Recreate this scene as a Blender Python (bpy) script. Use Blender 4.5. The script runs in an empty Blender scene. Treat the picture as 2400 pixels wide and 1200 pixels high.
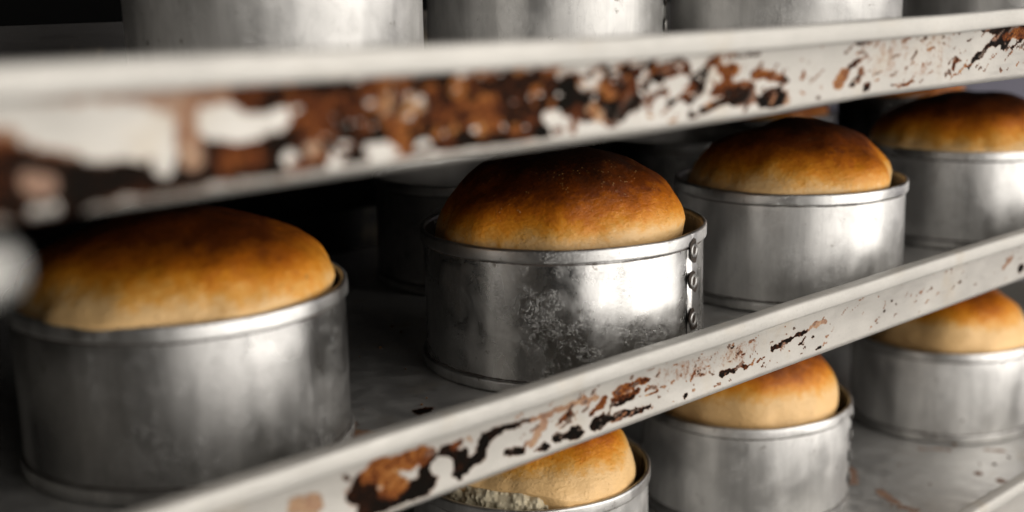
import bpy, math, random
import numpy as np
from mathutils import Vector, Matrix
scene = bpy.context.scene
C = scene.collection
random.seed(3)

CAM=dict(F=[0.65566, 0.72366, -0.21548],R=[0.73791, -0.67459, -0.02023],U=[0.16, 0.14574, 0.9763],f=2859.24)
LV={k:v for k,v in {'1': -0.06464, '2': -0.2709, '3': -0.48959}.items()}
YF={'1': 0.388, '2': 0.4947, '3': 0.45981}
H=0.10090; LIP=0.04339; DL=0.00624; FL=0.00702
POS={'T1': [0.32872, 0.66076], 'T2': [0.6244, 0.6288], 'T3': [0.90504, 0.62902], 'T4': [1.23299, 0.6341], 'L1': [0.65341, 0.70399], 'L2': [0.91856, 0.68284], 'L3': [1.25284, 0.6587], 'U2': [0.72374, 0.75048], 'U3': [0.90598, 0.64025]}
ST1=[[0.13037, 0.01945, 0.14601, 0.01717, 0.00535, 0.986, 0.9, 0.7, 0.5], [0.19388, 0.02693, 0.20837, 0.00618, 0.00594, 1.091, 0.8, 0.75, 0.35], [0.14135, 0.01153, 0.18456, 0.01028, 0.00563, 1.023, 0.9, 0.7, 0.45], [0.12956, 0.01221, 0.14139, 0.01194, 0.00644, 0.978, 1, 0.55, 1], [0.14807, 0.01077, 0.16446, 0.00463, 0.00503, 1.01, 1, 0.2, 1], [0.13138, 0.00526, 0.15832, 0.00113, 0.00826, 0.989, 1, 0.2, 1], [0.17447, 0.032, 0.20205, 0.02894, 0.00201, 1.077, 0.8, 0.85, 0.6], [0.15712, 0.0034, 0.20806, 0.00241, 0.00659, 1.051, 1, 0.12, 1], [0.20665, 0.00561, 0.24359, 0.00551, 0.00903, 1.125, 1, 0.15, 1], [0.20366, 0.02882, 0.23082, 0.02939, 0.00301, 1.126, 1, 0.7, 0.7], [0.20389, 0.02762, 0.20426, 0.01267, 0.00253, 1.098, 1, 0.72, 0.6], [0.22387, 0.02989, 0.24902, 0.03046, 0.00247, 1.159, 1, 0.2, 1], [0.23053, 0.02556, 0.26001, 0.0249, 0.00629, 1.171, 1, 0.5, 1], [0.25216, 0.0215, 0.36888, 0.01954, 0.01036, 1.28, 1, 0.1, 1], [0.2364, 0.00785, 0.36345, 0.00693, 0.00947, 1.253, 1, 0.08, 1], [0.36632, 0.01972, 0.38999, 0.01899, 0.00846, 1.395, 1, 0.2, 1], [0.36858, 0.00648, 0.37628, -0.00047, 0.00416, 1.373, 1, 0.05, 1], [0.2465, 0.02085, 0.26739, 0.01815, 0.00546, 1.188, 1, 0.5, 1], [0.26526, 0.01555, 0.27327, 0.0165, 0.00394, 1.206, 1, 0.45, 1], [0.33427, 0.01666, 0.34742, 0.01436, 0.00468, 1.328, 1, 0.68, 1], [0.33642, 0.01021, 0.34367, 0.01139, 0.00398, 1.324, 1, 0.5, 1], [0.29265, 0.0123, 0.29579, 0.00258, 0.00291, 1.243, 1, 0.72, 1], [0.26688, 0.00966, 0.26969, 0.0069, 0.00297, 1.199, 1, 0.3, 1], [0.21687, 0.00648, 0.23089, 0.00653, 0.00341, 1.123, 1, 0.45, 1], [0.31571, 0.0141, 0.32255, 0.01459, 0.00351, 1.29, 1, 0.5, 1], [0.3536, 0.01515, 0.36616, 0.01323, 0.00462, 1.36, 1, 0.3, 1], [0.28422, 0.03055, 0.28642, 0.02542, 0.00265, 1.242, 1, 0.5, 1], [0.32534, 0.02703, 0.32704, 0.02341, 0.00246, 1.31, 1, 0.85, 1], [0.37925, 0.01692, 0.38452, 0.01368, 0.00303, 1.399, 1, 0.6, 1], [0.38991, 0.01364, 0.43271, 0.01237, 0.00707, 1.448, 1, 0.05, 1], [0.41228, 0.02524, 0.43872, 0.02162, 0.00475, 1.48, 1, 0.62, 1], [0.42088, 0.01682, 0.4327, 0.017, 0.00279, 1.477, 1, 0.4, 1], [0.40382, 0.02575, 0.42091, 0.02668, 0.00233, 1.46, 1, 0.1, 1], [0.4381, 0.02567, 0.47166, 0.02579, 0.00347, 1.533, 1, 0.25, 1], [0.45726, 0.02353, 0.47333, 0.02361, 0.00289, 1.55, 1, 0.45, 1], [0.40365, 0.00791, 0.42674, 0.00601, 0.00357, 1.449, 1, 0.08, 1], [0.4933, 0.02713, 0.47938, 0.01694, 0.0036, 1.585, 1, 0.05, 1], [0.48613, 0.01437, 0.47622, 0.00829, 0.00233, 1.567, 1, 0.15, 1], [0.47216, 0.01532, 0.47418, 0.01203, 0.00273, 1.555, 1, 0.6, 1], [0.46316, 0.00948, 0.47093, 0.01016, 0.00126, 1.541, 1, 0.35, 1], [0.49679, 0.02438, 0.51163, 0.01876, 0.00431, 1.615, 1, 0.62, 1], [0.49571, 0.01265, 0.52559, 0.0117, 0.00328, 1.618, 1, 0.5, 1], [0.50943, 0.00952, 0.52753, 0.00889, 0.00199, 1.629, 1, 0.2, 1], [0.51208, 0.00427, 0.52879, 0.00478, 0.00288, 1.628, 1, 0.04, 1], [0.47702, 0.00059, 0.49731, 0.00389, 0.00172, 1.569, 1, 0.2, 1], [0.49591, 0.00443, 0.512, 0.00692, 0.0024, 1.601, 1, 0.25, 1], [0.5206, -0.00262, 0.52663, 0.00316, 0.00134, 1.629, 1, 0.2, 1], [0.53082, 0.01958, 0.53197, 0.0184, 0.00267, 1.66, 1, 0.05, 1], [0.53182, 0.02241, 0.53433, 0.02449, 0.00111, 1.667, 1, 0.3, 1], [0.5357, 0.01817, 0.55495, 0.01382, 0.00293, 1.682, 1, 0.6, 1], [0.55582, 0.01194, 0.55889, 0.01311, 0.00183, 1.699, 1, 0.1, 1], [0.5556, 0.01652, 0.55627, 0.01876, 0.00091, 1.702, 1, 0.5, 1], [0.5447, 0.00177, 0.54778, 0.00153, 0.00775, 1.67, 1, 0.75, 0.6], [0.54322, 0.00052, 0.54539, 0.00354, 0.00569, 1.667, 1, 0.02, 1], [0.54531, 0.00537, 0.55011, 0.00958, 0.00273, 1.678, 1, 0.2, 1], [0.5036, 0.02851, 0.53048, 0.02845, 0.00087, 1.644, 1, 0.05, 1], [0.44645, 0.00787, 0.45419, 0.01551, 0.00123, 1.514, 1, 0.4, 1], [0.39528, 0.00608, 0.3913, -0.00326, 0.00155, 1.407, 1, 0.55, 1], [0.46329, -0.00078, 0.46395, -0.00147, 0.00168, 1.525, 1, 0.8, 0.6], [0.14895, 0.03213, 0.19734, 0.03017, 0.00252, 1.052, 0.9, 0.62, 0.35], [0.13169, 0.03122, 0.14448, 0.02817, 0.00344, 0.992, 0, 0, 0], [0.14957, 0.02502, 0.19014, 0.02025, 0.00646, 1.042, 0, 0, 0], [0.16571, 0.01726, 0.18652, 0.01475, 0.00514, 1.048, 0, 0, 0], [0.19332, 0.01525, 0.19363, 0.00602, 0.0034, 1.074, 0, 0, 0], [0.20212, 0.01063, 0.20317, 0.00751, 0.0024, 1.089, 0.6, 0.9, 0.5], [0.21181, 0.01752, 0.23986, 0.01794, 0.00446, 1.134, 0, 0, 0], [0.2435, 0.00423, 0.24415, 0.00288, 0.00336, 1.155, 0, 0, 0], [0.25363, 0.00639, 0.25397, 0.00571, 0.00162, 1.173, 0.7, 0.9, 0.35], [0.26296, 0.00049, 0.26315, -0.00284, 0.00281, 1.184, 0, 0, 0], [0.28071, 0.00412, 0.2894, 0.00272, 0.00271, 1.225, 0, 0, 0], [0.28366, 0.00128, 0.2856, -0.00148, 0.00306, 1.221, 0, 0, 0], [0.30293, 0.00185, 0.30853, 0.00356, 0.00174, 1.259, 0, 0, 0], [0.28856, 0.02276, 0.28778, 0.0198, 0.00218, 1.242, 0.8, 0.92, 0.7], [0.29735, 0.01666, 0.29817, 0.01591, 0.00204, 1.255, 0.8, 0.92, 0.8], [0.30379, 0.02025, 0.30594, 0.0194, 0.00206, 1.27, 0.8, 0.92, 0.6], [0.33359, -0.00254, 0.33499, -0.00341, 0.00218, 1.303, 0, 0, 0], [0.3778, 0.01004, 0.37908, 0.00746, 0.0019, 1.388, 0, 0, 0], [0.38307, 0.00712, 0.38534, -0.00134, 0.00364, 1.393, 0, 0, 0], [0.40042, 0.02019, 0.41228, 0.02621, 0.00155, 1.447, 0.2, 0.9, 0.6], [0.42033, 0.02514, 0.42149, 0.02429, 0.00177, 1.473, 0, 0, 0], [0.44235, 0.02482, 0.43872, 0.02162, 0.00181, 1.506, 0, 0, 0], [0.44271, 0.01509, 0.44425, 0.01437, 0.00285, 1.504, 0, 0, 0], [0.46117, 0.01503, 0.47078, 0.01959, 0.00353, 1.545, 0, 0, 0], [0.46216, 0.01289, 0.46696, 0.01463, 0.0027, 1.54, 0, 0, 0], [0.49171, 0.02211, 0.49188, 0.01505, 0.00192, 1.591, 0, 0, 0], [0.49293, 0.01391, 0.48358, 0.0071, 0.00171, 1.578, 0, 0, 0], [0.52879, 0.02435, 0.51384, 0.01644, 0.0022, 1.644, 0, 0, 0], [0.47819, 0.02752, 0.4832, 0.02619, 0.00189, 1.579, 0, 0, 0], [0.50017, 0.02719, 0.50785, 0.02678, 0.00129, 1.62, 0, 0, 0], [0.53478, 0.01331, 0.53688, 0.00756, 0.00202, 1.66, 0, 0, 0], [0.54052, 0.01068, 0.55194, 0.01173, 0.00136, 1.679, 0, 0, 0], [0.40536, 0.01011, 0.40648, 0.00885, 0.00176, 1.435, 0.8, 0.95, 0.6], [0.41073, 0.00673, 0.40985, 0.00424, 0.00158, 1.44, 0.6, 0.9, 0.6], [0.14692, 0.00634, 0.15226, 0.00429, 0.00249, 0.998, 0.9, 0.6, 0.5], [0.1467, -0.00226, 0.15357, -0.00349, 0.0021, 0.994, 0, 0, 0], [0.64268, 0.0226, 0.62897, 0.01817, 0.00135, 1.843, 1, 0.05, 1], [0.62852, 0.01819, 0.61783, 0.01273, 0.00146, 1.816, 1, 0.1, 1], [0.6161, 0.01235, 0.60793, 0.00466, 0.00266, 1.79, 1, 0.68, 0.9], [0.63292, 0.01353, 0.62765, 0.00576, 0.00147, 1.823, 1, 0.35, 1], [0.62112, 0.00375, 0.62421, 0.00403, 0.00122, 1.804, 1, 0.2, 1], [0.63789, 0.00209, 0.63674, -0.00081, 0.00199, 1.826, 1, 0, 1], [0.58915, -0.00045, 0.58959, -0.00096, 0.00119, 1.742, 1, 0.1, 1], [0.57512, 0.01486, 0.57322, 0.01266, 0.00093, 1.73, 1, 0.6, 1], [0.65823, 0.0148, 0.66025, 0.01342, 0.00126, 1.878, 1, 0, 1], [0.69712, 0.01259, 0.69408, 0.00757, 0.00182, 1.937, 1, 0.6, 1], [0.70736, 0.01254, 0.71214, 0.00646, 0.00184, 1.961, 1, 0.3, 1], [0.74253, 0.01191, 0.7398, 0.0072, 0.00189, 2.015, 1, 0.4, 1], [0.733, 0.00491, 0.7337, 0.00352, 0.00108, 1.996, 1, 0.3, 1], [0.76186, 0.00865, 0.75926, 0.00687, 0.00137, 2.047, 1, 0.05, 1], [0.76455, 0.00987, 0.77364, 0.01491, 0.00165, 2.067, 1, 0.15, 1], [0.77371, 0.01435, 0.79304, 0.02318, 0.00194, 2.099, 1, 0.15, 1], [0.79315, 0.02233, 0.80301, 0.02472, 0.00336, 2.131, 1, 0.1, 1], [0.80397, 0.01789, 0.80797, 0.02394, 0.00226, 2.141, 1, 0, 1], [0.79514, 0.02952, 0.83794, 0.03193, 0.00397, 2.171, 1, 0.2, 1], [0.81063, 0.02667, 0.83253, 0.02579, 0.00342, 2.175, 1, 0.6, 1], [0.83001, 0.02157, 0.81653, 0.01558, 0.00086, 2.169, 1, 0.2, 1], [0.7657, 0.03229, 0.80093, 0.03099, 0.00248, 2.114, 1, 0.1, 1], [0.75007, 0.03179, 0.77136, 0.03263, 0.00135, 2.074, 1, 0.15, 1], [0.6735, -0.00039, 0.68817, 0.00119, 0.00155, 1.9, 1, 0.6, 1], [0.66716, 5e-05, 0.6695, 0.00091, 0.00077, 1.879, 1, 0.3, 1], [0.67755, 0.02973, 0.68926, 0.03102, 0.00102, 1.937, 1, 0.4, 1], [0.65748, 0.02908, 0.67655, 0.03002, 0.001, 1.907, 1, 0.6, 0.8], [0.62367, 0.02959, 0.63751, 0.0302, 0.00085, 1.844, 1, 0, 1], [0.69516, 0.02718, 0.69178, 0.02579, 0.00103, 1.95, 1, 0.4, 1], [0.6699, 0.02325, 0.67131, 0.02369, 0.00088, 1.907, 1, 0.1, 1], [0.62856, 0.02355, 0.63029, 0.02444, 0.00073, 1.836, 1, 0.8, 1], [0.66022, 0.02472, 0.65784, 0.02483, 0.001, 1.888, 1, 0.8, 0.8], [0.80182, 0.00296, 0.80324, 0.00144, 0.00114, 2.113, 1, 0.4, 0.8], [0.78103, 0.0028, 0.78206, 0.00386, 0.00084, 2.078, 1, 0.3, 0.8], [0.65802, 0.02282, 0.71774, 0.02251, 0.01153, 1.937, 0.22, 0.4, 1], [0.64944, 0.0133, 0.7189, 0.01189, 0.00899, 1.92, 0.2, 0.4, 1]]  # grease stamps; one faint upper-left streak paints a dent's grey reflection
ST2=[[0.34127, 0.01356, 0.35053, 0.02155, 0.00814, 1.088, 1, 0.15, 1], [0.35202, 0.02352, 0.38354, 0.02222, 0.00535, 1.119, 1, 0.6, 1], [0.35099, 0.00451, 0.38421, 0.00412, 0.00665, 1.105, 1, 0.05, 1], [0.38471, 0.01519, 0.38521, 0.00632, 0.00324, 1.13, 1, 0.08, 1], [0.36, 0.01511, 0.36544, 0.00981, 0.00463, 1.105, 1, 0.75, 1], [0.37173, 0.0202, 0.38055, 0.02135, 0.00417, 1.127, 1, 0.68, 1], [0.35678, 0.00757, 0.35944, 0.00431, 0.00244, 1.095, 1, 0.6, 1], [0.33301, 0.02484, 0.33374, 0.02368, 0.00212, 1.078, 1, 0.3, 0.9], [0.30026, 0.01816, 0.31283, 0.0165, 0.00507, 1.041, 0.8, 0.85, 0.5], [0.34397, 0.0031, 0.35488, -0.0016, 0.00437, 1.081, 1, 0.1, 1], [0.3851, 0.02376, 0.38867, 0.02375, 0.00173, 1.142, 1, 0.6, 0.8], [0.38846, 0.01884, 0.39589, 0.02322, 0.00125, 1.147, 1, 0.1, 1], [0.39646, 0.02256, 0.41158, 0.01426, 0.00328, 1.159, 1, 0.12, 1], [0.41065, 0.01452, 0.40748, 0.00525, 0.00382, 1.159, 1, 0.02, 1], [0.41032, 0.00594, 0.42422, 0.01222, 0.00385, 1.168, 1, 0.02, 1], [0.42358, 0.0124, 0.42899, 0.01966, 0.00309, 1.184, 1, 0.02, 1], [0.42777, 0.02205, 0.44816, 0.02175, 0.00233, 1.203, 1, 0.06, 1], [0.44818, 0.02227, 0.46175, 0.02185, 0.00158, 1.224, 1, 0.15, 1], [0.41505, 0.02296, 0.41755, 0.02227, 0.00203, 1.177, 0.5, 0.9, 0.6], [0.40472, 0.02202, 0.40939, 0.02249, 0.00202, 1.166, 1, 0.4, 1], [0.39579, 0.01373, 0.39726, 0.0123, 0.00377, 1.146, 0, 0, 0], [0.44538, 0.00598, 0.45653, 0.00469, 0.00265, 1.206, 1, 0.02, 1], [0.45796, 0.00695, 0.46007, 0.00903, 0.00106, 1.218, 1, 0.3, 1], [0.46489, 0.00797, 0.47492, 0.01866, 0.00321, 1.235, 0.8, 0.85, 0.45], [0.46347, 0.02166, 0.48277, 0.02119, 0.0016, 1.245, 0.9, 0.7, 0.6], [0.47493, 0.00169, 0.47634, 0.00129, 0.00271, 1.232, 1, 0.02, 1], [0.48391, 0.00436, 0.5007, 0.00281, 0.00302, 1.254, 1, 0.02, 1], [0.49853, 0.0067, 0.5044, 0.00125, 0.00276, 1.266, 1, 0.02, 1], [0.5188, 0.00464, 0.52806, 0.00389, 0.00421, 1.292, 1, 0.02, 1], [0.52728, 0.00522, 0.56085, 0.00281, 0.00257, 1.317, 1, 0.04, 1], [0.56663, 0.00337, 0.57037, 0.00387, 0.00116, 1.346, 1, 0.1, 1], [0.48914, 0.01466, 0.49572, 0.01676, 0.00191, 1.264, 1, 0.5, 1], [0.4828, 0.02279, 0.49727, 0.02236, 0.00189, 1.267, 0.9, 0.8, 0.5], [0.51316, 0.01225, 0.52194, 0.01473, 0.00139, 1.293, 1, 0.4, 1], [0.52194, 0.01473, 0.52736, 0.01979, 0.00195, 1.305, 1, 0.55, 1], [0.50095, 0.02307, 0.51969, 0.02169, 0.00193, 1.292, 0.8, 0.8, 0.5], [0.53513, 0.01561, 0.55834, 0.01612, 0.00256, 1.33, 1, 0.45, 1], [0.53829, 0.02102, 0.56323, 0.02211, 0.00256, 1.34, 1, 0.62, 1], [0.53277, 0.01254, 0.5559, 0.01328, 0.00114, 1.325, 1, 0.12, 1], [0.56118, 0.02203, 0.56735, 0.022, 0.00144, 1.357, 1, 0.4, 1], [0.57694, 0.02204, 0.58497, 0.02249, 0.00174, 1.378, 1, 0.5, 1], [0.58421, 0.0136, 0.58548, 0.01476, 0.00176, 1.375, 1, 0.6, 1], [0.56739, 0.01564, 0.57911, 0.01484, 0.00087, 1.362, 1, 0.75, 1], [0.56741, 0.01187, 0.57913, 0.01191, 0.00073, 1.359, 1, 0.8, 1], [0.57152, 0.01956, 0.5757, 0.02001, 0.00087, 1.367, 1, 0.7, 1], [0.5927, 0.02127, 0.61016, 0.02316, 0.00177, 1.403, 1, 0.55, 1], [0.59795, 0.01769, 0.60799, 0.02069, 0.00148, 1.402, 1, 0.4, 1], [0.6102, 0.02137, 0.6155, 0.02374, 0.00119, 1.417, 1, 0.3, 1], [0.6191, 0.02323, 0.62725, 0.02289, 0.0009, 1.43, 1, 0.3, 1], [0.61474, 0.01674, 0.62384, 0.01282, 0.0027, 1.418, 1, 0.62, 1], [0.62513, 0.01614, 0.64206, 0.02109, 0.00182, 1.439, 1, 0.2, 1], [0.64124, 0.0167, 0.66344, 0.02035, 0.00246, 1.462, 1, 0.04, 1], [0.66247, 0.02056, 0.6682, 0.02303, 0.00124, 1.481, 1, 0.1, 1], [0.6443, 0.00742, 0.65762, 0.00679, 0.00185, 1.449, 1, 0.02, 1], [0.65665, 0.00701, 0.66912, 0.01038, 0.00124, 1.465, 1, 0.08, 1], [0.66726, 0.00768, 0.67221, 0.00592, 0.00156, 1.472, 1, 0.35, 1], [0.60696, 0.00303, 0.60433, 0.00158, 0.0015, 1.39, 1, 0, 1], [0.70303, 0.01357, 0.72166, 0.01597, 0.00193, 1.532, 1, 0.12, 1], [0.72166, 0.01597, 0.74729, 0.01906, 0.00163, 1.562, 1, 0.25, 1], [0.73694, 0.00944, 0.74104, 0.01381, 0.00098, 1.561, 1, 0.2, 1], [0.74725, 0.01973, 0.76773, 0.02083, 0.00198, 1.593, 0.9, 0.8, 0.5], [0.76051, 0.00102, 0.76217, 0.00133, 0.001, 1.578, 1, 0, 1], [0.7516, 0.01091, 0.75268, 0.01135, 0.00099, 1.577, 1, 0, 1], [0.86109, 0.01866, 0.8624, 0.01841, 0.00106, 1.719, 1, 0, 1], [0.85204, 0.01264, 0.8533, 0.01275, 0.00123, 1.702, 1, 0, 1], [0.86787, 0.01489, 0.86856, 0.0144, 0.00071, 1.723, 1, 0, 1], [1.0529, 0.01296, 1.06505, 0.02007, 0.00198, 1.96, 1, 0.7, 0.7], [1.08488, 0.00507, 1.08775, 0.00863, 0.00283, 1.981, 1, 0.04, 1], [0.5799, 0.02047, 0.6757, 0.01828, 0.00754, 1.433, 0.24, 0.4, 1]]
SF2=[[0.4633, 0.6041, 0.4674, 0.6034, 0.0049, 1.0, 1, 0.1, 1], [0.4992, 0.5913, 0.5019, 0.5909, 0.00345, 1.0, 1, 0.4, 1], [0.3989, 0.5941, 0.4118, 0.5965, 0.00785, 1.0, 0.9, 0.7, 0.7], [0.4092, 0.5929, 0.4147, 0.5915, 0.00397, 1.0, 1, 0.6, 1], [0.4305, 0.5882, 0.4351, 0.5878, 0.00308, 1.0, 1, 0.6, 1], [0.4089, 0.6155, 0.414, 0.6158, 0.00701, 1.0, 0.6, 0.6, 0.6]]
SF3=[[1.0385, 0.6401, 1.0124, 0.6196, 0.00777, 1.0, 0.75, 0.55, 0.6], [1.011, 0.5882, 0.9992, 0.5628, 0.00543, 1.0, 0.7, 0.6, 0.6], [0.993, 0.5524, 0.9931, 0.5414, 0.00535, 1.0, 0.7, 0.6, 0.5], [1.184, 0.5664, 1.1957, 0.5511, 0.00396, 1.0, 0.6, 0.6, 0.5], [1.1416, 0.6164, 1.1575, 0.5933, 0.00379, 1.0, 0.6, 0.6, 0.5], [1.1143, 0.517, 1.1181, 0.5163, 0.00491, 1.0, 0.8, 0.5, 0.7], [1.1197, 0.5425, 1.1188, 0.5402, 0.0043, 1.0, 0.8, 0.5, 0.7]]

# ---------------------------------------------------------------- camera
cam_data = bpy.data.cameras.new('camera'); cam = bpy.data.objects.new('camera', cam_data); C.objects.link(cam)
R_, U_, F_ = Vector(CAM['R']), Vector(CAM['U']), Vector(CAM['F'])
m = Matrix.Identity(4)
for i in range(3):
    m[i][0] = R_[i]; m[i][1] = U_[i]; m[i][2] = -F_[i]
cam.matrix_world = m
cam_data.sensor_width = 36; cam_data.lens = CAM['f'] / 2400 * 36
cam_data.clip_start = .01; cam_data.clip_end = 50
cam_data.dof.use_dof = True; cam_data.dof.focus_distance = .88; cam_data.dof.aperture_fstop = 2.8
cam_data.dof.aperture_blades = 8
scene.camera = cam
# ---------------------------------------------------------------- light
world = bpy.data.worlds.new('World'); scene.world = world; world.use_nodes = True
world.node_tree.nodes['Background'].inputs[0].default_value = (.80, .86, 1, 1)
world.node_tree.nodes['Background'].inputs[1].default_value = .003
def area(name, loc, target, sx, sy, power, col):
    d = bpy.data.lights.new(name, 'AREA'); d.shape = 'RECTANGLE'; d.size = sx; d.size_y = sy; d.energy = power; d.color = col
    o = bpy.data.objects.new(name, d); C.objects.link(o); o.location = loc
    o.rotation_euler = (Vector(target) - Vector(loc)).to_track_quat('-Z', 'Y').to_euler()
area('window_light_high', (1.75, -1.45, 1.55), (.8, .55, -.2), 3.0, 2.2, 56, (1, .95, .885))
area('window_light_low', (.05, -2.5, -.4), (.05, .6, -.4), 1.5, 3.0, 36, (1, .955, .90))
area('window_light_low_right', (2.9, -2.5, -.4), (2.9, .6, -.4), 3.5, 3.0, 104, (1, .955, .90))
scene.view_settings.view_transform = 'Standard'; scene.view_settings.look = 'None'
scene.view_settings.exposure = .22; scene.view_settings.gamma = 1

# ---------------------------------------------------------------- helpers
def link(name, me, mat, parent=None, smooth=True):
    o = bpy.data.objects.new(name, me); C.objects.link(o)
    if mat and not me.materials: me.materials.append(mat)
    if smooth:
        me.polygons.foreach_set('use_smooth', [True] * len(me.polygons))
    if parent: o.parent = parent
    return o
def grid_mesh(name, P, closed_u=False, attr=None, flip=False):
    """P: array [nu, nv, 3]"""
    nu, nv, _ = P.shape
    me = bpy.data.meshes.new(name)
    I = np.arange(nu * nv).reshape(nu, nv)
    A = np.concatenate([I, I[:1]], 0) if closed_u else I
    q = np.stack([A[:-1, :-1], A[1:, :-1], A[1:, 1:], A[:-1, 1:]], -1).reshape(-1, 4)
    if flip: q = q[:, ::-1]
    me.from_pydata(P.reshape(-1, 3).tolist(), [], q.tolist())
    if attr is not None:
        a = me.color_attributes.new('wear', 'FLOAT_COLOR', 'POINT')
        c4 = np.ones((nu * nv, 4), 'f'); c4[:, :3] = attr.reshape(-1, 3); a.data.foreach_set('color', c4.ravel())
    me.update(); return me
def lathe(name, prof, seg, fn=None, flip=False):
    th = np.linspace(0, 2 * np.pi, seg, endpoint=False)
    prof = np.array(prof); r, z = prof[:, 0][None], prof[:, 1][None]
    T = th[:, None] + 0 * r; rr = r + 0 * T; zz = z + 0 * T
    if fn: rr, zz = fn(T, rr, zz)
    P = np.stack([rr * np.cos(T), rr * np.sin(T), zz], -1)
    return grid_mesh(name, P, True, flip=flip)
def box(name, x0, x1, y0, y1, z0, z1, mat, parent=None, bevel=0):
    v = [(x, y, z) for x in (x0, x1) for y in (y0, y1) for z in (z0, z1)]
    f = [(0, 1, 3, 2), (4, 6, 7, 5), (0, 4, 5, 1), (2, 3, 7, 6), (0, 2, 6, 4), (1, 5, 7, 3)]
    me = bpy.data.meshes.new(name); me.from_pydata(v, [], f)
    return link(name, me, mat, parent, smooth=False)
def thing(name, label, cat, loc=(0, 0, 0), group=None):
    o = bpy.data.objects.new(name, None); C.objects.link(o); o.location = loc; o.empty_display_size = .02
    o['label'] = label; o['category'] = cat
    if group: o['group'] = group
    return o
rng = np.random.RandomState(7)
_tab = rng.rand(64, 64, 64)
def vnoise(x, y, z, s):
    x, y, z = [np.asarray(a, float) / s + 1000 for a in np.broadcast_arrays(x, y, z)]
    xi, yi, zi = [np.floor(a).astype(int) for a in (x, y, z)]
    fx, fy, fz = x - xi, y - yi, z - zi
    fx, fy, fz = [a * a * (3 - 2 * a) for a in (fx, fy, fz)]
    out = 0
    for dx in (0, 1):
        for dy in (0, 1):
            for dz in (0, 1):
                w = (fx if dx else 1 - fx) * (fy if dy else 1 - fy) * (fz if dz else 1 - fz)
                out = out + w * _tab[(xi + dx) % 64, (yi + dy) % 64, (zi + dz) % 64]
    return out * 2 - 1
def paint(S, V, stamps, seed=0.0, jag=.35, strip=False):
    """wear field on a sheet: returns [cover, tone, opacity]"""
    cov = np.zeros_like(S); tone = np.full_like(S, .25); op = np.ones_like(S)
    S0, V0 = S, V
    S = S0 + vnoise(S0, V0, seed + 1, .007) * .0024 + vnoise(S0, V0, seed + 2, .0022) * .0012 + .6 * V0 * 0
    V = V0 + vnoise(S0, V0, seed + 3, .006) * .0011 + vnoise(S0, V0, seed + 4, .0020) * .0007
    n1 = vnoise(S, V * 1.3, seed, .006); n2 = vnoise(S, V * 1.3, seed + 9, .0025)
    n = n1 * .7 + n2 * .5
    for (x0, y0, x1, y1, r, k, cv, t, o) in stamps:
        a = np.array([x0 / k, y0]); b = np.array([x1 / k, y1]); d = b - a
        px, py = S / k - a[0], V - a[1]
        L2 = max(d @ d, 1e-12); tt = np.clip((px * d[0] + py * d[1]) / L2, 0, 1)
        dist = np.hypot(px - tt * d[0], py - tt * d[1])
        e = dist / r + n * jag * min(1.0, .0022 / r + .35)
        w = np.clip((1.34 - e) / .68, 0, 1); w = w * w * (3 - 2 * w)
        cov = cov + (cv - cov) * w
        wo = np.clip((1.7 - e) / .5, 0, 1)
        if cv > 0:
            tone = tone + (t - tone) * wo; op = op + (o - op) * wo
    if strip:
        cov = cov * 1.0
        lim = np.interp(S0, [.13, .22, .30, .40], [-.5, .6, 1, 1])
        cov = cov * (1 - lim.clip(0, 1) * (1 - np.clip((V0 + DL - .0040 + n * .0007) / .0012, 0, 1)))
    return np.stack([cov, tone, op], -1)

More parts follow.
